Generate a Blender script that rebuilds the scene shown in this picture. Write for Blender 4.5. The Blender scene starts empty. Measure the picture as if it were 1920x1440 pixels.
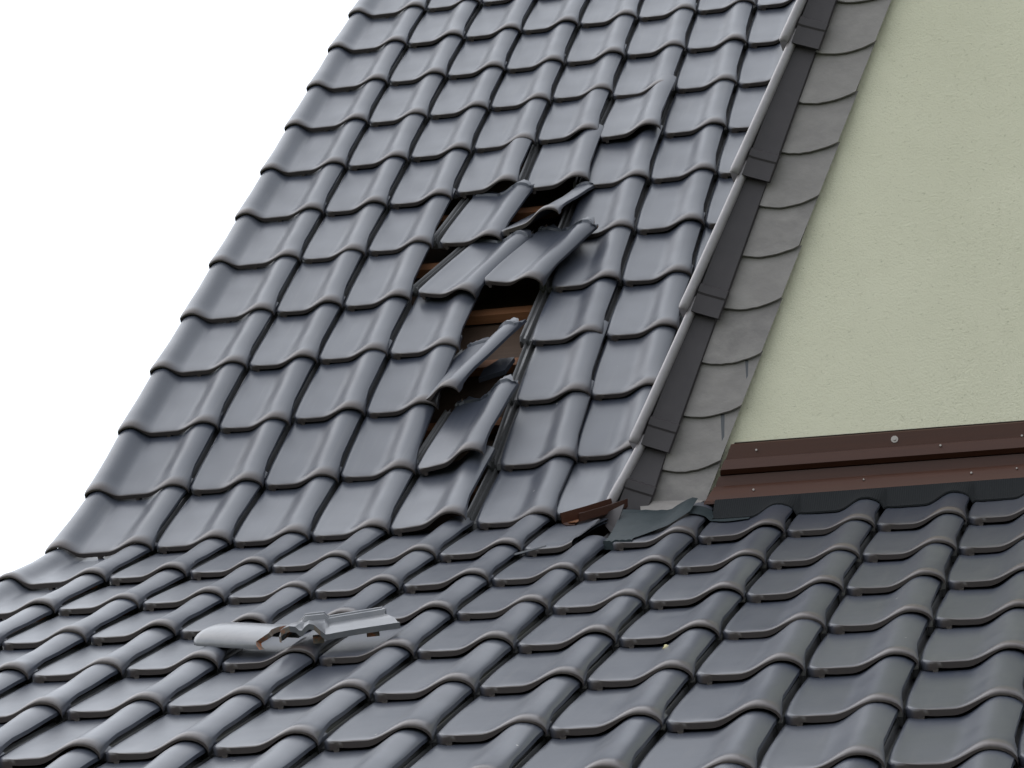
import bpy, bmesh, math, random
from mathutils import Vector, Matrix
R = math.radians
scn = bpy.context.scene
COL = scn.collection

# ------------------------------------------------------------------ camera
cam_d = bpy.data.cameras.new('camera')
cam_d.sensor_width = 36.0
cam_d.lens = 5434.9 / 1920 * 36
cam_d.clip_start = 0.1
cam_d.clip_end = 3000
cam = bpy.data.objects.new('camera', cam_d)
cam.location = (2.56847, -6.56670, -2.02295)
cam.rotation_euler = (R(109.3696), R(0.0353), R(14.0036))
COL.objects.link(cam)
scn.camera = cam

# ------------------------------------------------------------------ world
SUN_EL, SUN_AZ = 45.0, -72.0      # azimuth measured from +y towards +x
world = bpy.data.worlds.new('World')
scn.world = world
world.use_nodes = True
nt = world.node_tree
for n in list(nt.nodes):
    nt.nodes.remove(n)
out = nt.nodes.new('ShaderNodeOutputWorld')
sky = nt.nodes.new('ShaderNodeTexSky')
sky.sky_type = 'NISHITA'
sky.sun_disc = False
sky.sun_elevation = R(SUN_EL)
sky.sun_rotation = R(SUN_AZ)
bg1 = nt.nodes.new('ShaderNodeBackground')
bg1.inputs['Strength'].default_value = 0.06
nt.links.new(sky.outputs[0], bg1.inputs[0])
bg2 = nt.nodes.new('ShaderNodeBackground')          # the closed white cloud layer
bg2.inputs['Color'].default_value = (0.93, 0.965, 1.0, 1)
tcw = nt.nodes.new('ShaderNodeTexCoord')
sxw = nt.nodes.new('ShaderNodeSeparateXYZ')
nt.links.new(tcw.outputs['Generated'], sxw.inputs[0])
mrw = nt.nodes.new('ShaderNodeMapRange')            # overcast: the cloud is brighter overhead than at the horizon
mrw.inputs['From Min'].default_value = 0.0
mrw.inputs['From Max'].default_value = 1.0
mrw.inputs['To Min'].default_value = 0.72
mrw.inputs['To Max'].default_value = 0.80
nt.links.new(sxw.outputs['Z'], mrw.inputs['Value'])
sun_vec = (math.sin(R(SUN_AZ)) * math.cos(R(SUN_EL)), math.cos(R(SUN_AZ)) * math.cos(R(SUN_EL)), math.sin(R(SUN_EL)))
dtw = nt.nodes.new('ShaderNodeVectorMath'); dtw.operation = 'DOT_PRODUCT'      # broad bright patch of thin cloud round the sun
nt.links.new(tcw.outputs['Generated'], dtw.inputs[0])
dtw.inputs[1].default_value = sun_vec
mxw = nt.nodes.new('ShaderNodeMath'); mxw.operation = 'MULTIPLY_ADD'; mxw.inputs[1].default_value = 0.5; mxw.inputs[2].default_value = 0.5
nt.links.new(dtw.outputs['Value'], mxw.inputs[0])
pww = nt.nodes.new('ShaderNodeMath'); pww.operation = 'POWER'; pww.inputs[1].default_value = 3.0
nt.links.new(mxw.outputs[0], pww.inputs[0])
maw = nt.nodes.new('ShaderNodeMath'); maw.operation = 'MULTIPLY_ADD'; maw.inputs[1].default_value = 1.05
nt.links.new(pww.outputs[0], maw.inputs[0])
nt.links.new(mrw.outputs['Result'], maw.inputs[2])
nt.links.new(maw.outputs[0], bg2.inputs['Strength'])
add = nt.nodes.new('ShaderNodeAddShader')
nt.links.new(bg1.outputs[0], add.inputs[0])
nt.links.new(bg2.outputs[0], add.inputs[1])
nt.links.new(add.outputs[0], out.inputs[0])

sd = bpy.data.lights.new('sun', 'SUN')
sd.energy = 0.5
sd.angle = R(100)
sd.color = (1.0, 0.95, 0.88)
sun = bpy.data.objects.new('sun', sd)
COL.objects.link(sun)
az = R(SUN_AZ)
sdir = Vector((math.sin(az) * math.cos(R(SUN_EL)), math.cos(az) * math.cos(R(SUN_EL)), math.sin(R(SUN_EL))))
sun.rotation_euler = sdir.to_track_quat('Z', 'Y').to_euler()

vs = scn.view_settings
vs.view_transform = 'Standard'
vs.look = 'None'
vs.exposure = 0.08
vs.gamma = 1.0
vs.use_curve_mapping = False

# ------------------------------------------------------------------ helpers
def link(name, mesh, parent=None, mat=None, mw=None):
    o = bpy.data.objects.new(name, mesh)
    COL.objects.link(o)
    if mw is not None:
        o.matrix_world = mw
    if parent is not None:
        o.parent = parent
    return o

def tag(o, label=None, cat=None, group=None, kind=None):
    if label: o['label'] = label
    if cat: o['category'] = cat
    if group: o['group'] = group
    if kind: o['kind'] = kind
    return o

def empty(name):
    o = bpy.data.objects.new(name, None)
    COL.objects.link(o)
    return o

def finish(bm, name, mats, angle=40, smooth=True):
    bmesh.ops.remove_doubles(bm, verts=bm.verts, dist=1e-6)
    bmesh.ops.recalc_face_normals(bm, faces=bm.faces)
    me = bpy.data.meshes.new(name)
    bm.to_mesh(me)
    bm.free()
    for m in mats:
        me.materials.append(m)
    if smooth:
        me.shade_smooth()
        me.set_sharp_from_angle(angle=R(angle))
    return me

def loft(bm, rings, closed=False, caps=False, mat=0):
    """rings: list of equal-length point lists; bridges them with quads"""
    vr = [[bm.verts.new(p) for p in r] for r in rings]
    n = len(rings[0])
    for a, b in zip(vr[:-1], vr[1:]):
        for k in range(n if closed else n - 1):
            k2 = (k + 1) % n
            f = bm.faces.new((a[k], a[k2], b[k2], b[k]))
            f.material_index = mat
    if caps:
        for r in (vr[0], vr[-1]):
            f = bm.faces.new(r)
            f.material_index = mat
    return vr

def prism(bm, poly, ext, mat=0):
    """poly: 3D points, ext: Vector extrusion"""
    a = [Vector(p) for p in poly]
    b = [p + Vector(ext) for p in a]
    va = [bm.verts.new(p) for p in a]
    vb = [bm.verts.new(p) for p in b]
    fs = [bm.faces.new(va), bm.faces.new(vb)]
    n = len(a)
    for k in range(n):
        fs.append(bm.faces.new((va[k], va[(k + 1) % n], vb[(k + 1) % n], vb[k])))
    for f in fs:
        f.material_index = mat

def box(bm, c, sx, sy, sz, M=None, mat=0):
    pts = [Vector((c[0] + dx * sx / 2, c[1] + dy * sy / 2, c[2] - sz / 2)) for dx, dy in ((-1, -1), (1, -1), (1, 1), (-1, 1))]
    e = Vector((0, 0, sz))
    if M is not None:
        e = M.to_3x3() @ e
        pts = [M @ p for p in pts]
    prism(bm, pts, e, mat)

# ------------------------------------------------------------------ materials
def mat(name, base, rough=0.5, spec=0.5):
    m = bpy.data.materials.new(name)
    m.use_nodes = True
    b = m.node_tree.nodes['Principled BSDF']
    b.inputs['Base Color'].default_value = (*base, 1)
    b.inputs['Roughness'].default_value = rough
    b.inputs['Specular IOR Level'].default_value = spec
    return m, m.node_tree, b

def noise(nt, scale, detail=4, vec=None, rough=0.55):
    n = nt.nodes.new('ShaderNodeTexNoise')
    n.inputs['Scale'].default_value = scale
    n.inputs['Detail'].default_value = detail
    n.inputs['Roughness'].default_value = rough
    if vec is not None:
        nt.links.new(vec, n.inputs['Vector'])
    return n

def ramp(nt, src, p0, p1, c0=(0, 0, 0, 1), c1=(1, 1, 1, 1)):
    r = nt.nodes.new('ShaderNodeValToRGB')
    r.color_ramp.elements[0].position = p0
    r.color_ramp.elements[1].position = p1
    r.color_ramp.elements[0].color = c0
    r.color_ramp.elements[1].color = c1
    nt.links.new(src, r.inputs[0])
    return r

def mix(nt, fac, a, b):
    m = nt.nodes.new('ShaderNodeMix')
    m.data_type = 'RGBA'
    if hasattr(fac, 'is_linked') or not isinstance(fac, (int, float)):
        nt.links.new(fac, m.inputs[0])
    else:
        m.inputs[0].default_value = fac
    for v, s in ((a, 6), (b, 7)):
        if isinstance(v, tuple):
            m.inputs[s].default_value = (*v, 1) if len(v) == 3 else v
        else:
            nt.links.new(v, m.inputs[s])
    return m.outputs[2]

def math_n(nt, op, a, b=None):
    m = nt.nodes.new('ShaderNodeMath')
    m.operation = op
    for v, s in ((a, 0), (b, 1)):
        if v is None: continue
        if isinstance(v, (int, float)):
            m.inputs[s].default_value = v
        else:
            nt.links.new(v, m.inputs[s])
    return m.outputs[0]

def bump(nt, b, h, strength=0.2, dist=0.01):
    n = nt.nodes.new('ShaderNodeBump')
    n.inputs['Strength'].default_value = strength
    n.inputs['Distance'].default_value = dist
    nt.links.new(h, n.inputs['Height'])
    nt.links.new(n.outputs[0], b.inputs['Normal'])

def offset_coords(nt):
    """world-ish coordinates, shifted per object so no two pieces carry the same pattern"""
    tc = nt.nodes.new('ShaderNodeTexCoord')
    oi = nt.nodes.new('ShaderNodeObjectInfo')
    mp = nt.nodes.new('ShaderNodeMapping')
    nt.links.new(tc.outputs['Object'], mp.inputs['Vector'])
    cx = nt.nodes.new('ShaderNodeCombineXYZ')
    s = math_n(nt, 'MULTIPLY', oi.outputs['Random'], 37.0)
    nt.links.new(s, cx.inputs[0]); nt.links.new(s, cx.inputs[1])
    nt.links.new(cx.outputs[0], mp.inputs['Location'])
    return tc, oi, mp.outputs[0]

def make_engobe():
    m, nt, b = mat('anthracite_engobe', (0.06, 0.065, 0.075), 0.36, 0.45)
    tc, oi, vec = offset_coords(nt)
    n1 = noise(nt, 9, 4, vec, 0.45)
    n2 = noise(nt, 420, 3, vec)
    base = mix(nt, oi.outputs['Random'], (0.030, 0.037, 0.055), (0.060, 0.066, 0.083))
    base = mix(nt, math_n(nt, 'MULTIPLY', n1.outputs[0], 0.35), base, (0.066, 0.063, 0.066))
    mps = nt.nodes.new('ShaderNodeMapping'); mps.inputs['Scale'].default_value = (45, 3, 10)
    nt.links.new(vec, mps.inputs[0])
    ns = noise(nt, 1.0, 4, mps.outputs[0])
    st = ramp(nt, ns.outputs[0], 0.55, 0.8)
    base = mix(nt, math_n(nt, 'MULTIPLY', st.outputs[0], 0.28), base, (0.115, 0.112, 0.112))
    # brown weathering on the exposed nose of the tile (object y runs up the slope)
    sx = nt.nodes.new('ShaderNodeSeparateXYZ')
    nt.links.new(tc.outputs['Object'], sx.inputs[0])
    y = math_n(nt, 'ADD', sx.outputs[1], math_n(nt, 'MULTIPLY', math_n(nt, 'SUBTRACT', n1.outputs[0], 0.5), 0.02))
    r = ramp(nt, math_n(nt, 'MULTIPLY', y, 10.0), 0.02, 0.42, (1, 1, 1, 1), (0, 0, 0, 1))
    hz = ramp(nt, math_n(nt, 'MULTIPLY', sx.outputs[2], 20.0), 0.05, 0.6)
    f = math_n(nt, 'MULTIPLY', r.outputs[0], math_n(nt, 'ADD', math_n(nt, 'MULTIPLY', hz.outputs[0], 0.75), 0.10))
    base = mix(nt, f, base, (0.105, 0.074, 0.056))
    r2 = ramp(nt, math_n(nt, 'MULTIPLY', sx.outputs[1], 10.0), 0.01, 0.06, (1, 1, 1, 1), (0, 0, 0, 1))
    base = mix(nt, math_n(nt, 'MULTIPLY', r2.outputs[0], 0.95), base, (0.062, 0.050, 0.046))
    # bright dust specks
    vo = nt.nodes.new('ShaderNodeTexVoronoi')
    vo.inputs['Scale'].default_value = 7
    nt.links.new(vec, vo.inputs['Vector'])
    sp = ramp(nt, vo.outputs['Distance'], 0.010, 0.022, (1, 1, 1, 1), (0, 0, 0, 1))
    rs = math_n(nt, 'GREATER_THAN', oi.outputs['Random'], 0.35)
    base = mix(nt, math_n(nt, 'MULTIPLY', sp.outputs[0], rs), base, (0.45, 0.44, 0.40))
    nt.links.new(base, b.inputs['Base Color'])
    ro = math_n(nt, 'ADD', math_n(nt, 'MULTIPLY', n1.outputs[0], 0.16), 0.26)
    nt.links.new(ro, b.inputs['Roughness'])
    n3 = noise(nt, 5, 1, vec)
    hh = math_n(nt, 'ADD', math_n(nt, 'MULTIPLY', n2.outputs[0], 0.12), n3.outputs[0])
    bump(nt, b, hh, 0.035, 0.003)
    return m
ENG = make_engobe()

m, nt, b = mat('interlock_glaze', (0.085, 0.085, 0.088), 0.34)
n = noise(nt, 60, 4)
nt.links.new(mix(nt, n.outputs[0], (0.06, 0.062, 0.068), (0.12, 0.115, 0.11)), b.inputs['Base Color'])
LOCK = m
m, nt, b = mat('pale_glaze', (0.33, 0.31, 0.28), 0.28)
tcx = nt.nodes.new('ShaderNodeTexCoord')
n = noise(nt, 30, 5, tcx.outputs['Object'])
nt.links.new(mix(nt, n.outputs[0], (0.10, 0.105, 0.12), (0.19, 0.185, 0.185)), b.inputs['Base Color'])
bump(nt, b, n.outputs[0], 0.2, 0.003)
PALE = m
m, nt, b = mat('broken_clay', (0.50, 0.17, 0.07), 0.85, 0.2)
tcx = nt.nodes.new('ShaderNodeTexCoord')
n = noise(nt, 70, 5, tcx.outputs['Object'])
rr = ramp(nt, n.outputs[0], 0.50, 0.66, (0.20, 0.165, 0.135, 1), (0.42, 0.15, 0.07, 1))
nt.links.new(rr.outputs[0], b.inputs['Base Color'])
bump(nt, b, n.outputs[0], 0.6, 0.006)
CLAY = m

def wood(name, a, c):
    m, nt, b = mat(name, a, 0.75, 0.25)
    tc = nt.nodes.new('ShaderNodeTexCoord')
    mp = nt.nodes.new('ShaderNodeMapping')
    mp.inputs['Scale'].default_value = (2, 60, 60)
    nt.links.new(tc.outputs['Object'], mp.inputs[0])
    n = noise(nt, 1.5, 6, mp.outputs[0])
    nt.links.new(mix(nt, n.outputs[0], a, c), b.inputs['Base Color'])
    bump(nt, b, n.outputs[0], 0.3, 0.003)
    return m
WOOD = wood('batten_wood', (0.17, 0.070, 0.030), (0.27, 0.12, 0.055))
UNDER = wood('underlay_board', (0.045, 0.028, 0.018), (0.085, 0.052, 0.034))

# slate, metals, render
m, nt, b = mat('slate', (0.13, 0.13, 0.135), 0.55, 0.4)
tc, oi, vec = offset_coords(nt)
mp = nt.nodes.new('ShaderNodeMapping'); mp.inputs['Scale'].default_value = (1, 1, 1.6)
mp.inputs['Rotation'].default_value = (0, R(25), 0)
nt.links.new(vec, mp.inputs[0])
n1 = noise(nt, 14, 7, mp.outputs[0], 0.62)
n2 = noise(nt, 90, 4, vec)
base = mix(nt, oi.outputs['Random'], (0.175, 0.158, 0.148), (0.215, 0.195, 0.180))
base = mix(nt, ramp(nt, n1.outputs[0], 0.40, 0.75).outputs[0], base, (0.26, 0.238, 0.218))
nt.links.new(base, b.inputs['Base Color'])
bump(nt, b, math_n(nt, 'ADD', n1.outputs[0], math_n(nt, 'MULTIPLY', n2.outputs[0], 0.3)), 0.35, 0.006)
SLATE = m
m, nt, b = mat('slate_stain', (0.055, 0.057, 0.06), 0.4)
STAIN = m
m, nt, b = mat('verge_concrete', (0.05, 0.045, 0.047), 0.55, 0.35)
tcx = nt.nodes.new('ShaderNodeTexCoord')
n = noise(nt, 25, 6, tcx.outputs['Object'])
nt.links.new(mix(nt, n.outputs[0], (0.033, 0.028, 0.029), (0.052, 0.044, 0.045)), b.inputs['Base Color'])
bump(nt, b, n.outputs[0], 0.15, 0.004)
VERGE = m
m, nt, b = mat('verge_rim', (0.20, 0.19, 0.19), 0.30, 0.6)
tcx = nt.nodes.new('ShaderNodeTexCoord')
n = noise(nt, 40, 6, tcx.outputs['Object'])
nt.links.new(mix(nt, n.outputs[0], (0.20, 0.18, 0.182), (0.34, 0.31, 0.31)), b.inputs['Base Color'])
bump(nt, b, n.outputs[0], 0.12, 0.003)
RIM = m

m, nt, b = mat('green_stucco', (0.42, 0.45, 0.31), 0.9, 0.15)
tcx = nt.nodes.new('ShaderNodeTexCoord')
n1 = noise(nt, 230, 5, tcx.outputs['Object'], 0.75)
n2 = noise(nt, 2.6, 5, tcx.outputs['Object'], 0.6)
mp = nt.nodes.new('ShaderNodeMapping'); mp.inputs['Scale'].default_value = (1, 1, 1.15); mp.inputs['Rotation'].default_value = (0, R(30), 0)
nt.links.new(tcx.outputs['Object'], mp.inputs[0])
n3 = noise(nt, 150, 4, mp.outputs[0], 0.7)
pit = ramp(nt, n3.outputs[0], 0.27, 0.40)
base = mix(nt, n2.outputs[0], (0.63, 0.605, 0.445), (0.78, 0.745, 0.565))
base = mix(nt, pit.outputs[0], (0.52, 0.50, 0.36), base)
nt.links.new(base, b.inputs['Base Color'])
bump(nt, b, math_n(nt, 'ADD', n1.outputs[0], math_n(nt, 'MULTIPLY', pit.outputs[0], 0.35)), 0.7, 0.005)
STUCCO = m

m, nt, b = mat('brown_sheet_metal', (0.10, 0.05, 0.038), 0.30, 0.28)
b.inputs['Metallic'].default_value = 0.0
tcx = nt.nodes.new('ShaderNodeTexCoord')
mp = nt.nodes.new('ShaderNodeMapping'); mp.inputs['Scale'].default_value = (1.5, 8, 30)
nt.links.new(tcx.outputs['Object'], mp.inputs[0])
n = noise(nt, 3, 4, mp.outputs[0])
nt.links.new(mix(nt, n.outputs[0], (0.048, 0.018, 0.010), (0.074, 0.030, 0.018)), b.inputs['Base Color'])
nt.links.new(math_n(nt, 'ADD', math_n(nt, 'MULTIPLY', n.outputs[0], 0.25), 0.30), b.inputs['Roughness'])
BROWN = m
m, nt, b = mat('dark_brown_gasket', (0.022, 0.014, 0.011), 0.85, 0.12); GASK = m
m, nt, b = mat('lead_apron', (0.045, 0.052, 0.055), 0.62, 0.25)
tcx = nt.nodes.new('ShaderNodeTexCoord')
n = noise(nt, 22, 5, tcx.outputs['Object'])
nt.links.new(mix(nt, n.outputs[0], (0.012, 0.020, 0.023), (0.028, 0.038, 0.042)), b.inputs['Base Color'])
bump(nt, b, n.outputs[0], 0.3, 0.006)
LEAD = m
m, nt, b = mat('pleated_apron', (0.016, 0.017, 0.018), 0.85, 0.12)
tcx = nt.nodes.new('ShaderNodeTexCoord')
wv = nt.nodes.new('ShaderNodeTexWave'); wv.inputs['Scale'].default_value = 60; wv.bands_direction = 'X'
nt.links.new(tcx.outputs['Object'], wv.inputs[0])
bump(nt, b, wv.outputs[0], 0.25, 0.003)
PLEAT = m
m, nt, b = mat('steel_screw', (0.30, 0.27, 0.24), 0.4); b.inputs['Metallic'].default_value = 0.9; SCREW = m
m, nt, b = mat('moss_yellow', (0.45, 0.40, 0.22), 0.9); MOSS = m
m, nt, b = mat('plain_wall', (0.42, 0.45, 0.31), 0.9, 0.15); PLAIN = m
m, nt, b = mat('grass_ground', (0.06, 0.09, 0.03), 0.95, 0.1)
tcx = nt.nodes.new('ShaderNodeTexCoord')
n = noise(nt, 0.3, 8, tcx.outputs['Object'])
nt.links.new(mix(nt, n.outputs[0], (0.045, 0.075, 0.022), (0.10, 0.10, 0.05)), b.inputs['Base Color'])
GRASS = m

# ------------------------------------------------------------------ roof frame
W, L = 0.205, 0.33538
PY = [0.0, 0.2386, 0.4503, 0.6618, 0.8824, 1.1024, 1.3265, 1.5483, 1.7697, 1.9891, 2.2125, 2.4434]
PZ = [0.0, 0.2250, 0.4705, 0.7146, 0.9553, 1.2064, 1.4553, 1.7044, 1.9530, 2.1977, 2.4476, 2.6954]
for k in range(3):
    PY.append(PY[-1] + 0.226); PZ.append(PZ[-1] + 0.248)
pL = R(27.2961)
def node(i, j):
    if j >= 0:
        return Vector((i * W, PY[j], PZ[j]))
    return Vector((i * W, 0.00333 + math.cos(pL) * j * L, -0.00458 + math.sin(pL) * j * L))
def frame(i, j, dx=0, ds=0, dn=0, rz=0, roll=0, pitch=0, piv=0.0):
    a, b2 = node(i, j), node(i, j + 1)
    d = (b2 - a).normalized()
    n0 = Vector((1, 0, 0)).cross(d)
    d = (d * (b2 - a).length - n0 * 0.0190).normalized()
    nn = Vector((1, 0, 0)).cross(d)
    p = a + Vector((dx, 0, 0)) + d * ds + nn * dn
    M = Matrix(((1, d.x, nn.x, p.x), (0, d.y, nn.y, p.y), (0, d.z, nn.z, p.z), (0, 0, 0, 1)))
    M = M @ Matrix.Translation((piv, 0, 0)) @ Matrix.Rotation(R(rz), 4, 'Z') @ Matrix.Rotation(R(-roll), 4, 'Y') @ Matrix.Rotation(R(pitch), 4, 'X') @ Matrix.Translation((-piv, 0, 0))
    return M

HR = 0.0245
def smooth(x):
    x = max(0.0, min(1.0, x)); return x * x * (3 - 2 * x)
def roll_f(s, c=0.985):
    if s < 0.66:
        return 0.5 - 0.5 * math.cos(math.pi * (s / 0.66) ** 1.05)
    q = (s - 0.66) / 0.34
    return math.sqrt(max(0, 1 - c * q * q))
def nosef(v, r=0.065):
    return smooth(1 - v / r)
def section(v, left=False):
    """top surface cross section at distance v from the nose: list of (x, h)"""
    k = nosef(v)
    a = 0.455 - 0.05 * k - 0.04 * smooth((v - 0.22) / 0.11)
    e = 0.955 + 0.052 * nosef(v, 0.12) + 0.020 * smooth((v - 0.27) / 0.06)
    hr = HR * (1 + 0.14 * k + 0.30 * smooth((v - 0.18) / 0.15))
    pts = []
    if not left:
        rad = 0.026
        cut = rad - math.sqrt(max(0, rad * rad - (rad - v) ** 2)) if v < rad else 0
        x0 = (-0.004 + 0.022 * nosef(v, 0.12) + 0.014 * smooth((v - 0.27) / 0.06)) * W + cut
        xs = [x0, x0 + 0.004, x0 + 0.009, x0 + 0.016, x0 + 0.028, 0.27 * W + cut * 0.4, a * W]
        hs = [-0.003, 0.0005, 0.0015, 0.0008, 0.0, 0.0, 0.0]
        pts = list(zip(xs, hs))
    else:
        tip, cr, va = -1.385 * W, -1.20 * W, (-0.93 + 0.03 * k) * W
        hr2 = HR * 1.05 * (1 + 0.15 * k + 0.30 * smooth((v - 0.18) / 0.15))
        pts.append((tip - 0.0005, -0.008))
        for t in range(7):
            q = 1 - t / 6
            pts.append((cr + (tip - cr) * q, hr2 * math.sqrt(1 - 0.80 * q * q)))
        for t in range(1, 9):
            s = t / 8
            pts.append((cr + (va - cr) * s, hr2 * (1 - math.sin(math.pi / 2 * s) ** 2)))
        pts += [(-0.75 * W, 0.0), (a * W - W, 0.0)]
        off = -W
    N = 15
    o = 0 if not left else -W
    for t in range(1, N + 1):
        s = t / N
        s = s if s < 0.66 else 0.66 + 0.34 * math.sin((s - 0.66) / 0.34 * math.pi / 2)
        pts.append(((a + (e - a) * s) * W + o, hr * roll_f(s, 0.72 + 0.26 * nosef(v, 0.11))))
    return pts

def tile_mesh(name, left=False, T=0.405, broken=0, seed=0, lock_mat=1, body=None, clipx=None, cut_left=None):
    rng = random.Random(seed)
    bm = bmesh.new()
    vs_ = [0.0, 0.0015, 0.005, 0.011, 0.022, 0.036, 0.052, 0.075, 0.12, 0.20, 0.30, T - 0.045, T - 0.038, T - 0.03, T - 0.022, T - 0.015, T]
    rings_t, rings_b = [], []
    jit = [rng.uniform(-1, 1) for _ in range(60)]
    for q, v in enumerate(vs_):
        sec = section(v, left)
        rnd_ = max(0.0, 1 - v / 0.022) ** 2
        rt, rb = [], []
        for k, (x, h) in enumerate(sec):
            hk = min(1.0, max(0.0, h / HR))
            dz = -(0.0015 + 0.0045 * hk) * rnd_ - (0.0012 if q == 0 else 0)
            vv = v
            if broken and q >= 11:
                vv = v - broken * (0.5 + 0.5 * jit[k % 60]) * (q - 10) / 6
            if q in (12, 13) and broken: dz += 0.006
            wob = 0.0008 * math.sin(x * 40 + seed) * math.sin(v * 17 + seed * 2)
            rt.append((x, vv, h + dz + wob))
            th = 0.0085 - 0.0015 * hk
            rb.append((x, vv, h - th if v > 0.03 else h - (0.0135 - 0.0025 * hk)))
        rings_t.append(rt); rings_b.append(rb)
    vt = loft(bm, rings_t)
    vb = loft(bm, rings_b)
    n = len(rings_t[0])
    cm = 2 if broken else 0
    for A, B, mm in ((vt[0], vb[0], 0), (vt[-1], vb[-1], cm)):
        for k in range(n - 1):
            bm.faces.new((A[k], A[k + 1], B[k + 1], B[k])).material_index = mm
    for k in (0, n - 1):
        for q in range(len(vs_) - 1):
            bm.faces.new((vt[q][k], vt[q + 1][k], vb[q + 1][k], vb[q][k]))
    # side lock with two ribs, covered by the neighbour when the tile sits in place
    if not left:
        prof = [(-0.034, -0.026), (-0.034, -0.008), (-0.031, -0.006), (-0.028, -0.008), (-0.025, -0.0145), (-0.018, -0.0145), (-0.0155, -0.007), (-0.013, -0.006),
                (-0.0115, -0.008), (-0.010, -0.023), (-0.0005, -0.023), (0.0015, -0.010), (0.0045, -0.005), (0.006, -0.006), (0.006, -0.026)]
        rg = []
        for v in (0.045, 0.055, 0.15, 0.30, T - 0.02, T - 0.012):
            z = -0.012 if v < 0.05 else 0
            vv = v - (broken * 0.6 if v > 0.3 else 0)
            rg.append([(x - 0.004, vv + (broken * 0.25 * jit[(k * 3) % 60] if v > 0.31 else 0), h + z) for k, (x, h) in enumerate(prof)])
        loft(bm, rg, closed=True, caps=True, mat=lock_mat)
    # little foot under the nose
    fx = 0.125 * W if not left else -0.72 * W
    pp = [(fx, 0.001, -0.011), (fx + 0.012, 0.001, -0.011), (fx + 0.010, -0.001, -0.0215), (fx + 0.002, -0.001, -0.0215)]
    prism(bm, pp, (0, 0.02, 0))
    if clipx is not None:
        bmesh.ops.bisect_plane(bm, geom=bm.verts[:] + bm.edges[:] + bm.faces[:], plane_co=(clipx, 0, 0), plane_no=(1, -0.22, 0), clear_outer=True)
    if cut_left is not None:
        bmesh.ops.bisect_plane(bm, geom=bm.verts[:] + bm.edges[:] + bm.faces[:], plane_co=(cut_left, 0, 0), plane_no=(1, 0, 0), clear_inner=True)
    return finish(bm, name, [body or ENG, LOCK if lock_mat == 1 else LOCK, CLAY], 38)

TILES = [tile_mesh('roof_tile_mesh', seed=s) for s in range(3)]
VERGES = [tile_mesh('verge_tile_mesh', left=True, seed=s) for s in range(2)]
rnd = random.Random(11)

# ------------------------------------------------------------------ house
house = empty('house')
tag(house, 'house with dark pantile roof in two pitches and a pale green gable wall', 'house')

def sheet(name, poly, ext, mats, parent, smooth_=False, angle=40):
    bm = bmesh.new(); prism(bm, poly, ext)
    return link(name, finish(bm, name, mats, angle, smooth_), parent)

# boarding below the tiles: one part per roof plane, the tiles are its children
def deck(name, j0, j1, x0, x1, off):
    bm = bmesh.new()
    top = []
    for j in range(j0, j1 + 1):
        a, b2 = (node(0, j), node(0, j + 1)) if j < j1 else (node(0, j - 1), node(0, j))
        d = (b2 - a).normalized(); nn = Vector((1, 0, 0)).cross(d)
        top.append(node(0, j) - nn * off)
    ring = [[(x0, p.y, p.z), (x1, p.y, p.z), (x1, p.y, p.z - 0.03), (x0, p.y, p.z - 0.03)] for p in top]
    loft(bm, ring, closed=True, caps=True)
    return link(name, finish(bm, name, [UNDER], 30, False), house)
NU, JL = 14, -10
upper = deck('upper_roof', 0, NU, -0.27, 3.26, 0.100)
lower = deck('lower_roof', JL, 0, -0.27, 3.26, 0.100)

def batten(j, parent, x0=-0.26, x1=3.24):
    M = frame(0, j)
    bm = bmesh.new()
    box(bm, ((x0 + x1) / 2, 0.345, -0.060), x1 - x0, 0.044, 0.026)
    link('batten', finish(bm, 'batten', [WOOD], 30, False), parent, mw=M)
for j in range(0, NU): batten(j, upper)
for j in range(JL, 0): batten(j, lower)

# column slips read from the roof: metres up the slope
SLIP = {('C', 8): .012, ('D', 8): .036, ('C', 7): .028, ('D', 7): .042, ('C', 6): .040, ('D', 6): .026, ('B', 5): .010, ('C', 5): .030,
        ('E', 5): -.012, ('F', 5): -.018, ('G', 5): -.025, ('A', 6): -.014, ('F', 6): -.006, ('G', 6): -.016, ('A', 7): -.013, ('B', 7): .010, ('F', 7): -.010, ('G', 7): -.023,
        ('G', 8): -.013, ('A', 8): -.010, ('E', 9): .012, ('G', 9): -.006, ('A', 2): -.018, ('D', 1): .030, ('F', 1): .018, ('F', 0): .025, ('E', 0): .008,
        ('A', 1): -.008, ('B', 1): -.006, ('F', 3): -.004, ('G', 10): -.012, ('D', 3): .008, ('G', 1): .015}
SKIP = {(2, 5), (3, 5), (2, 4), (3, 4), (3, 3), (3, 2), (3, 1)}
NOTCH = {(3, 6): dict(dx=.020, ds=-.006, roll=1.5), (4, 7): dict(rz=-1.5, roll=5.0, dn=.004), (3, 7): dict(roll=1.5), (2, 6): dict(roll=3.0), (3, 0): dict(roll=6.0, rz=-1.0, ds=.002, dx=-.004),
         (4, 0): dict(dx=.012), (4, 1): dict(dx=.014), (4, 2): dict(dx=.006), (4, 8): dict(roll=1.0), (2, 3): dict(roll=-1.0), (1, 5): dict(rz=-.6), (3, 9): dict(roll=1.2), (4, 3): dict(dx=-.004)}
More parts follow.
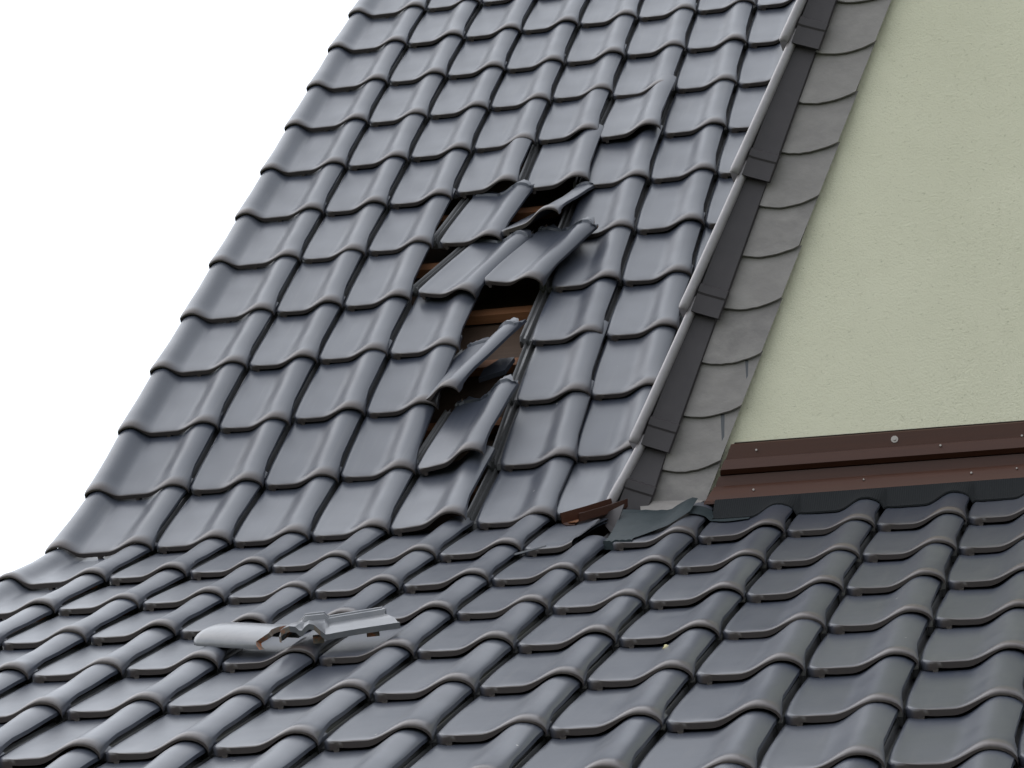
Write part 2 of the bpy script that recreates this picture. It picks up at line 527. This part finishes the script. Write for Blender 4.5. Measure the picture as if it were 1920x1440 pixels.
def place_tile(i, j, parent, mesh=None, **kw):
    sl = SLIP.get((chr(65 + i), j), 0.0) if 0 <= i < 26 else 0.0
    a = dict(NOTCH.get((i, j), {}) if j >= 0 else {})
    a['ds'] = a.get('ds', 0) + sl + rnd.uniform(-.0022, .0022)
    a['rz'] = a.get('rz', 0) + rnd.uniform(-.5, .5)
    a['roll'] = a.get('roll', 0) + rnd.uniform(-.6, .6)
    a['dx'] = a.get('dx', 0) + rnd.uniform(-.0012, .0012)
    a['pitch'] = rnd.uniform(-.15, .35)
    a.update(kw)
    return link('roof_tile', mesh or TILES[rnd.randrange(3)], parent, mw=frame(i, j, **a))

F0 = tile_mesh('cut_tile_mesh', clipx=0.70 * W, seed=5)
F1 = tile_mesh('cut_tile_mesh', clipx=0.60 * W, seed=6)
G1 = tile_mesh('cut_tile_mesh', seed=7, cut_left=0.30 * W)
for j in range(0, NU):
    link('verge_tile', VERGES[j % 2], upper, mw=frame(0, j, ds=rnd.uniform(-.002, .002) + (-.008 if j in (6, 7, 2) else 0), rz=rnd.uniform(-.25, .25)))
    lim = 5 + min(5, 2 + j // 2)
    for i in range(0, lim + 1):
        if (i, j) in SKIP: continue
        if j == 0 and i > 5: continue
        if j == 1 and i > 6: continue
        place_tile(i, j, upper, mesh=F0 if (i, j) == (5, 0) else None)
for j in range(JL, 0):
    link('verge_tile', VERGES[j % 2], lower, mw=frame(0, j, ds=rnd.uniform(-.002, .002)))
    for i in range(0, 16):
        mesh = None
        if (i, j) == (5, -1): mesh = F1
        place_tile(i, j, lower, mesh=mesh)

# ------------------------------------------------------------------ gable
TH = R(68.7)
RD = Vector((math.cos(TH), 0, math.sin(TH)))          # up the rake
RP = Vector((math.sin(TH), 0, -math.cos(TH)))         # to the right of it, in the wall plane
def rk(t, p, y):                                       # t metres up the rake from z=.028, p metres to the right
    return Vector((1.171, y, 0.028)) + RD * t + RP * p
APX = 2.75
wall_x0, wall_z0 = 1.425, 0.02
k = math.cos(TH) / math.sin(TH)
hx = (APX - wall_z0) * k
poly = [(wall_x0 - 0.11, 0.05, wall_z0 - 0.10), (wall_x0 + 2 * hx + 0.05, 0.05, wall_z0 - 0.10), (wall_x0 + hx, 0.05, APX)]
gw = sheet('gable_wall', poly, (0, 0.2, 0), [STUCCO], house)

# sloping sides of the gable, behind the verge: boarded sheets that run back into the main roof
def side(sign):
    bm = bmesh.new()
    ax = wall_x0 + hx
    f = lambda t, p: rk(t, p, 0.06)
    a, b2 = f(0.02, 0.03), f(3.05, 0.03)
    pts = [a, b2, b2 + Vector((0, 3.0, 0)), a + Vector((0, 0.02, 0))]
    if sign > 0: pts = [Vector((2 * ax - p.x, p.y, p.z)) for p in pts]
    prism(bm, pts, RP * 0.02 if sign < 0 else Vector((-RP.x, 0, RP.z)) * 0.02)
    link('gable_side', finish(bm, 'gable_side', [VERGE], 30, False), house)
side(-1); side(1)

# verge pieces: rounded pale rim and dark flat face, each lapping over the next
ZB = [0.179, 0.513, 0.863, 1.210, 1.560, 1.910]
def tz(z): return (z - 0.028) / math.sin(TH)
tb = [-0.004] + [tz(z) for z in ZB]
def verge_piece(t0, t1, first=False):
    piece_len = t1 - t0
    o = empty('verge_trim'); o.parent = house
    n = 9
    rim, face = bmesh.new(), bmesh.new()
    def sh(t): return -0.006 + 0.012 * (t - t0) / piece_len
    def ring(t, sc, out):
        r = 0.0125 * sc
        pts = []
        for q in range(n):
            a = R(200 - 245 * q / (n - 1))
            pts.append(rk(t, 1.5 * sh(t) + 0.014 + math.cos(a) * r * 1.0, 0.010 - out - math.sin(a) * r * 1.15))
        pts.append(rk(t, 1.5 * sh(t) + 0.030, 0.045)); pts.append(rk(t, 1.5 * sh(t) + 0.002, 0.06))
        return pts
    st = [(t0 - 0.0, 0.80, .010), (t0 + 0.004, 0.98, .0115), (t0 + 0.015, 1.06, .012), (t0 + 0.05, 1.02, .010), (t0 + piece_len * .5, 0.96, .004), (t1 + 0.02, 0.88, -.003), (t1 + 0.045, 0.84, -.005)]
    if first: st[-2:] = [(t1 + 0.01, 0.9, -.002), (t1 + 0.03, 0.86, -.004)]
    loft(rim, [ring(*s) for s in st], closed=True, caps=True)
    def fr(t, out, w1=0.088):
        y = 0.016 - out
        return [rk(t, 0.026, y - 0.004), rk(t, 0.040, y), rk(t, w1, y), rk(t, w1 + 0.002, y + 0.010), rk(t, 0.026, y + 0.012)]
    sf = [(t0 + 0.004, .016, .097), (t0 + 0.052, .0155, .097), (t0 + 0.057, .0185, .098), (t0 + 0.076, .0185, .098), (t0 + 0.082, .008, .094), (t1 + .01, -.004, .086), (t1 + 0.05, -.006, .084)]
    loft(face, [fr(*s) for s in sf], closed=True, caps=True)
    a = link('rim', finish(rim, 'verge_rim', [RIM], 50), o)
    c = link('cover_face', finish(face, 'verge_face', [VERGE], 25), o)
for q in range(len(tb) - 1):
    verge_piece(tb[q], tb[q + 1], q == 0)

# slate strip: scalloped pieces
sb = empty('slate_strip'); sb.parent = house
bm = bmesh.new()
prism(bm, [rk(-0.05, 0.07, 0.040), rk(-0.06, 0.214, 0.040), rk(2.7, 0.214, 0.040), rk(2.7, 0.07, 0.040)], (0, 0.009, 0))
link('backing_board', finish(bm, 'backing', [GASK], 30, False), sb)
zs = [-0.022 + 0.1335 * q for q in range(17)]
srng = random.Random(4)
for q, z in enumerate(zs):
    t0 = (z - 0.028) / math.sin(TH)
    def at_h(p, zz):                      # point at perpendicular offset p with given height zz
        t = (zz - 0.028 - RP.z * p) / RD.z
        return rk(t, p, 0)
    p0, p1 = 0.078, 0.222 + srng.uniform(-.0025, .0025)
    bot, top = [], []
    N = 12
    sag = 0.019 + srng.uniform(-.002, .002)
    dz = srng.uniform(-.003, .003)
    for s in range(N + 1):
        u = s / N
        zz = z + 0.009 - sag * math.sin(math.pi * min(1, u * 1.0)) ** 0.8 + 0.006 * u + dz + srng.uniform(-.0009, .0009)
        bot.append(at_h(p0 + (p1 - p0) * u, zz))
        top.append(at_h(p0 + (p1 - p0) * u + (srng.uniform(-.001, .001)), z + 0.155))
    bm = bmesh.new()
    r1 = []
    for row, (Lp, yo) in enumerate(((bot, 0.026), (bot, 0.0225), (top, 0.0335), (top, 0.038))):
        r1.append([(p.x, yo, p.z + (0.0015 if row == 1 else 0)) for p in Lp])
    loft(bm, r1, closed=False)
    me = finish(bm, 'slate', [SLATE], 30)
    link('slate', me, sb)
# damp runs on two slates
for (cx, cz, hgt, wd) in ((1.515, 0.3785, 0.055, 0.004), (1.452, 0.245, 0.100, 0.005)):
    bm = bmesh.new()
    ya = 0.0225 + 0.011 * (0.1335 / 0.155) - 0.0003
    yb = ya - 0.011 * hgt / 0.155
    prism(bm, [(cx - wd, ya, cz), (cx + wd, ya, cz), (cx + wd * .5, yb, cz - hgt), (cx - wd * .4, yb, cz - hgt)], (0, 0.002, 0))
    link('damp_streak', finish(bm, 'streak', [STAIN], 30, False), sb)

# brown sheet metal at the foot of the wall
fl = empty('wall_flashing'); fl.parent = house
def extr(name, prof, x0, x1, m, slant=True):
    bm = bmesh.new()
    def xa(z): return x0 + (z - 0.02) * k if slant else x0
    loft(bm, [[(xa(z), y, z) for y, z in prof], [(x1, y, z) for y, z in prof]], closed=True, caps=True)
    return link(name, finish(bm, name, [m], 25, False), fl)
extr('upper_trim', [(0.049, 0.166), (0.030, 0.166), (0.027, 0.163), (0.030, 0.128), (0.020, 0.124), (0.016, 0.098), (0.030, 0.090), (0.049, 0.090)], 1.415, 3.5, BROWN)
extr('lower_trim', [(0.049, 0.088), (0.034, 0.088), (0.034, 0.062), (0.027, 0.060), (-0.006, 0.016), (-0.010, 0.013), (-0.010, 0.006), (0.010, 0.006), (0.049, 0.04)], 1.412, 3.5, BROWN)
extr('sealant', [(0.049, 0.1725), (0.036, 0.1715), (0.034, 0.1665), (0.049, 0.1665)], 1.42, 3.5, GASK)
def screw(x, z, y, r=0.0026, washer=False):
    bm = bmesh.new()
    for rr, d, y0 in (((r * 2.2, 0.002, y),) if washer else ()) + ((r, 0.004, y - 0.001),):
        pts = [(x + rr * math.cos(a * math.pi / 5), y0, z + rr * math.sin(a * math.pi / 5)) for a in range(10)]
        prism(bm, pts, (0, -d, 0))
    link('screw', finish(bm, 'screw', [SCREW], 30, False), fl)
screw(1.533, .145, .029); screw(1.866, .146, .029, .004, True); screw(1.975, .118, .019); screw(2.166, .130, .029)
screw(1.526, .040, .012); screw(2.044, .043, .014); screw(2.30, .142, .029); screw(1.79, .047, .017, .002); screw(2.15, .047, .017, .002)

# pleated apron over the top row of the lower tiles
bm = bmesh.new()
JS = 0.86
M1 = frame(0, -1)
top_r, bot_r = [], []
nx = 26
cols = []
for i in range(7, 14):
    for s in range(nx):
        cols.append((i, s / nx))
import bisect
def tile_h(u, v):
    sec = section(v)
    x = u * W
    if x < sec[0][0]: return sec[0][1] * (x / max(sec[0][0], 1e-6)) + 0.004 * (1 - x / max(sec[0][0], 1e-6))
    for (xa, ha), (xb, hb) in zip(sec[:-1], sec[1:]):
        if xa <= x <= xb:
            return ha + (hb - ha) * (x - xa) / (xb - xa)
    return sec[-1][1]
rings = [[], [], [], [], []]
for i, u in cols:
    M = frame(i, -1)
    x = u * W
    hem = 0.0015 * math.sin(cols.index((i, u)) * 2.4)
    e = [M @ Vector((x, v + (hem if q == 0 else 0), tile_h(u, v) + hh)) for q, (v, hh) in enumerate(((0.235, 0.002), (0.236, 0.006), (0.262, 0.006)))]
    h3 = tile_h(u, 0.30)
    e.append(Vector((e[0].x, -0.012, max(0.012, (M @ Vector((x, 0.30, h3 + 0.008))).z))))
    e.append(Vector((e[0].x, 0.03, 0.045)))
    for r_, p in zip(rings, e): r_.append(p)
loft(bm, rings)
link('pleated_apron', finish(bm, 'pleated_apron', [PLEAT], 60), fl)

# ------------------------------------------------------------------ valley end: brown sheets and lead saddle
def poly_sheet(name, pts, thick, m, parent, smooth_=False):
    bm = bmesh.new()
    p = [Vector(q) for q in pts]
    nrm = (p[1] - p[0]).cross(p[2] - p[0]).normalized()
    prism(bm, p, nrm * thick)
    return link(name, finish(bm, name, [m], 30, smooth_), parent)
ve = empty('valley_end'); ve.parent = house
bm = bmesh.new()
gp = [(Vector((1.128, -0.222, -0.086)), 1.0), (Vector((1.165, -0.115, -0.040)), 1.0), (Vector((1.203, -0.010, 0.008)), 0.9)]
U = [(-0.022, 0.030), (-0.020, 0.004), (-0.010, -0.002), (0.012, -0.002), (0.022, 0.006), (0.024, 0.026), (0.0225, 0.026), (0.0205, 0.007), (0.011, 0.0), (-0.009, 0.0), (-0.0185, 0.005), (-0.0205, 0.030)]
gn = Vector((0, -math.sin(pL), math.cos(pL)))
loft(bm, [[p + Vector((1, 0, 0)) * u * sc + gn * w for u, w in U] for p, sc in gp], closed=True, caps=False)
link('gutter_end', finish(bm, 'gutter_end', [BROWN], 40), ve)
poly_sheet('folded_corner', [(1.168, -0.100, -0.033), (1.232, -0.100, -0.006), (1.216, -0.13, -0.075), (1.206, -0.135, -0.085)], 0.002, VERGE, ve)
poly_sheet('rust_patch', [(1.116, -0.205, -0.076), (1.140, -0.205, -0.076), (1.150, -0.150, -0.052), (1.128, -0.150, -0.052)], 0.002, WOOD, ve)
# lead saddle moulded over the tile beside the slate foot
bm = bmesh.new()
rings = []
M = frame(6, -1)
for v in (0.010, 0.03, 0.07, 0.12, 0.18, 0.24, 0.30):
    r_ = []
    umax = 0.28 + 0.55 * smooth((v - 0.03) / 0.16)
    for s in range(15):
        u = -0.05 + (umax + 0.05) * s / 14
        z = tile_h(max(u, 0.02), v) + 0.004
        z += 0.030 * smooth((v - 0.08) / 0.2) * (1 - 0.5 * s / 14)
        r_.append(M @ Vector((u * W, v, z + 0.001 * math.sin(s * 2.1 + v * 60))))
    rings.append(r_)
rings.insert(0, [Vector(p) - M.col[2].to_3d() * 0.020 - M.col[1].to_3d() * 0.004 for p in rings[0]])
loft(bm, rings)
link('lead_saddle', finish(bm, 'lead_saddle', [LEAD], 60), ve)
poly_sheet('lead_upstand', [(1.222, -0.065, -0.010), (1.205, -0.110, -0.075), (1.30, -0.090, -0.05), (1.30, -0.04, -0.012)], 0.002, LEAD, ve)
poly_sheet('foot_slate', [(1.246, 0.016, 0.035), (1.405, 0.016, 0.025), (1.378, -0.016, -0.002), (1.262, -0.040, -0.030)], 0.005, SLATE, ve)
bm = bmesh.new()
rings = []
M = frame(6, -1)
for v in (0.20, 0.24, 0.29):
    rings.append([M @ Vector((u * W, v + 0.008 * math.sin(u * 14), tile_h(min(u, 1) if u <= 1 else u - 1, v) + 0.004)) for u in [0.75 + 0.055 * s for s in range(14)]])
loft(bm, rings)
link('lead_strip', finish(bm, 'lead_strip', [LEAD], 60), ve)
poly_sheet('splinter', [(1.006, -0.325, -0.178), (1.092, -0.315, -0.158), (1.092, -0.315, -0.161), (1.006, -0.325, -0.183)], 0.003, PALE, ve)

# ------------------------------------------------------------------ body of the house and ground
eave = node(0, JL)
def wallbox(name, x0, x1, y0, y1, z0, z1):
    bm = bmesh.new(); box(bm, ((x0 + x1) / 2, (y0 + y1) / 2, (z0 + z1) / 2), x1 - x0, y1 - y0, z1 - z0)
    return link(name, finish(bm, name, [PLAIN], 30, False), house)
GZ = -3.7
wallbox('front_wall', -0.22, 3.15, eave.y + 0.35, eave.y + 0.65, GZ, eave.z - 0.02)
prof = [(eave.y + 0.36, GZ), (eave.y + 0.36, eave.z - 0.02)] + [(node(0, j).y + 0.02, node(0, j).z - 0.16) for j in (-9, 0, 4, 8, NU)] + [(PY[NU] + 0.0, GZ)]
for name, x in (('side_wall', -0.24), ('side_wall', 3.0)):
    bm = bmesh.new(); prism(bm, [(x, y, z) for y, z in prof], (0.2, 0, 0))
    link(name, finish(bm, name, [PLAIN], 30, False), house)
wallbox('rear_wall', -0.22, 3.15, PY[NU] + 0.02, PY[NU] + 0.25, GZ, PZ[NU] - 0.2)
bm = bmesh.new()
vv = [bm.verts.new(p) for p in ((-1500, -1500, GZ), (1500, -1500, GZ), (1500, 1500, GZ), (-1500, 1500, GZ))]
bm.faces.new(vv)
g = link('ground', finish(bm, 'ground', [GRASS], 30, False)); tag(g, kind='structure')

# ------------------------------------------------------------------ slipped and broken tiles, each a thing of its own
BRK = tile_mesh('slipped_tile_mesh', broken=0.03, seed=8, T=0.40)
BRK2 = tile_mesh('slipped_tile_mesh', broken=0.05, seed=9, T=0.40)
def loose(label, i, j, mesh, **kw):
    o = link('slipped_tile', mesh, mw=frame(i, j, **kw))
    return tag(o, label, 'roof tile', 'roof tiles knocked out of place')
loose('tile turned slightly in its row, left of the tile tipped up on edge', 2, 5, BRK, dx=.012, ds=.022, dn=.002, rz=-7)
loose('tile tipped up sideways at the top of the damage, its roll pointing up right', 3, 5, BRK2, dx=-.002, ds=.014, dn=.020, rz=-6, roll=16, pitch=-13)
loose('swung tile with ribs bared on its left, left of the swung tile with orange head', 2, 4, BRK, dx=.008, ds=.030, dn=.012, rz=-19)
loose('swung tile with chipped orange head, directly above the open hole with brown wood', 3, 4, BRK2, dx=.002, ds=.030, dn=.030, rz=-19)
loose('tile fallen into the hole, only its slanting roll clear below the brown opening', 3, 2, BRK, dx=-.110, ds=.035, dn=-.004, rz=-20, roll=19)
loose('tile with lifted nose and chipped head, just under the tile fallen into the hole', 3, 1, BRK2, dx=-.004, ds=.00, dn=.004, rz=-7, roll=14)

# piece of broken pan lying in the opening
bm = bmesh.new()
M = frame(3, 2)
poly = [(0.080, 0.17, -0.02), (0.150, 0.20, -0.015), (0.165, 0.27, -0.012), (0.120, 0.285, -0.02), (0.085, 0.23, -0.02)]
prism(bm, [Vector(p) for p in poly], (0, 0, 0.013))
o = link('tile_fragment', finish(bm, 'tile_fragment', [ENG], 30, False), mw=M)
tag(o, 'small grey tile fragment wedged in the dark gap beneath the fallen tile', 'tile fragment')

# ---- shards on the lower roof
def halfroll():
    bm = bmesh.new()
    rings = []
    Lr = 0.205
    for q, t in enumerate((0, .006, .015, .03, .08, .14, Lr)):
        sc = 0.55 + 0.45 * math.sqrt(1 - (1 - min(1, t / .03)) ** 2)
        r_ = []
        for s in range(13):
            a = R(195 - 205 * s / 12)
            r_.append((t + (0.006 * math.sin(s * 1.7) if q == 6 else 0), math.cos(a) * 0.068 * sc * -1, math.sin(a) * 0.026 * sc))
        rings.append(r_)
    a = loft(bm, rings)
    inn = [[(x, y * 0.78, z * 0.74 - 0.004) for x, y, z in r_] for r_ in rings]
    c = loft(bm, inn, mat=1)
    for A, B, mm in ((a[0], c[0], 0), (a[-1], c[-1], 2)):
        for kk in range(12): bm.faces.new((A[kk], A[kk + 1], B[kk + 1], B[kk])).material_index = mm
    for kk in (0, 12):
        for q in range(len(rings) - 1): bm.faces.new((a[q][kk], a[q + 1][kk], c[q + 1][kk], c[q][kk]))
    return finish(bm, 'roll_shard', [PALE, LOCK, CLAY], 40)
def basis(p, xdir, up):
    x = Vector(xdir).normalized(); z = Vector(up); z = (z - x * z.dot(x)).normalized(); y = z.cross(x)
    return Matrix(((x.x, y.x, z.x, p[0]), (x.y, y.y, z.y, p[1]), (x.z, y.z, z.z, p[2]), (0, 0, 0, 1)))
nLo = Vector((0, -math.sin(pL), math.cos(pL)))
o = link('roll_shard', halfroll(), mw=basis((0.545, -1.034, -0.518), (0.177, -0.085, -0.040), nLo))
tag(o, 'pale half-round tile shard on the lower roof, left of the flat ribbed shard', 'tile shard')

def panshard():
    bm = bmesh.new()
    xs = [0, .008, .016, .03, .044, .052, .060, .068, .078, .090, .104, .116, .126, .14, .18, .22, .26, .30]
    hs = [.004, .018, .022, .024, .022, .014, .013, .020, .025, .022, .010, .000, .000, .001, .003, .005, .007, .009]
    sxx = 0.82
    ys = [0, .006, .02, .05, .08, .10, .106, .112, .118, .124, .130, .136, .142, .150]
    rg = random.Random(2)
    top, bot = [], []
    for q, y in enumerate(ys):
        rt, rb = [], []
        for kx, (x, h) in enumerate(zip(xs, hs)):
            hh = h if x < .11 else h * 1.0
            fade = 1 if y < .04 else max(0.0, 1 - (y - .04) / .05)
            hh = (h * fade + 0.010 * (1 - fade)) if x < .12 else h
            if q in (7, 8, 11, 12) and x > .06: hh += 0.009
            xx = x
            if x == .30: xx = x - 0.30 * y + rg.uniform(-.004, .004)
            if x == 0: xx = x + rg.uniform(0, .008) + y * 0.45
            elif x < .06: xx = x + y * 0.35
            yy = y + (rg.uniform(-.003, .003) if q == 0 else 0)
            xx *= sxx
            rt.append((xx, yy, hh)); rb.append((xx, yy, hh - (0.011 if q > 0 else 0.012)))
        top.append(rt); bot.append(rb)
    a = loft(bm, top); c = loft(bm, bot, mat=1)
    nx_ = len(xs)
    for A, B, mm in ((a[0], c[0], 0), (a[-1], c[-1], 2)):
        for kk in range(nx_ - 1):
            bm.faces.new((A[kk], A[kk + 1], B[kk + 1], B[kk])).material_index = 2 if (mm == 2 or kk in (1, 2, 9)) else 0
    for kk, mm in ((0, 2), (nx_ - 1, 0)):
        for q in range(len(ys) - 1): bm.faces.new((a[q][kk], a[q + 1][kk], c[q + 1][kk], c[q][kk])).material_index = mm
    # hanging nibs
    box(bm, (0.080, 0.03, -0.014), 0.022, 0.018, 0.014, mat=2)
    box(bm, (0.190, 0.03, -0.012), 0.026, 0.018, 0.014, mat=2)
    return finish(bm, 'pan_shard', [PALE, LOCK, CLAY], 35)
o = link('pan_shard', panshard(), mw=basis((0.750, -1.206, -0.581), (0.221, 0.060, 0.026), nLo))
tag(o, 'pale ribbed flat tile shard on the lower roof, right of the half-round shard', 'tile shard')

# little dry moss crumb on a roll
bm = bmesh.new()
bmesh.ops.create_icosphere(bm, subdivisions=2, radius=0.008)
for v in bm.verts: v.co += v.co.normalized() * rnd.uniform(-.002, .002)
M = frame(7, -5)
o = link('moss_crumb', finish(bm, 'moss_crumb', [MOSS], 60), mw=M @ Matrix.Translation((0.52 * W, 0.30, 0.0)))
tag(o, 'tiny yellow moss crumb stuck beside a tile roll on the lower roof', 'moss')
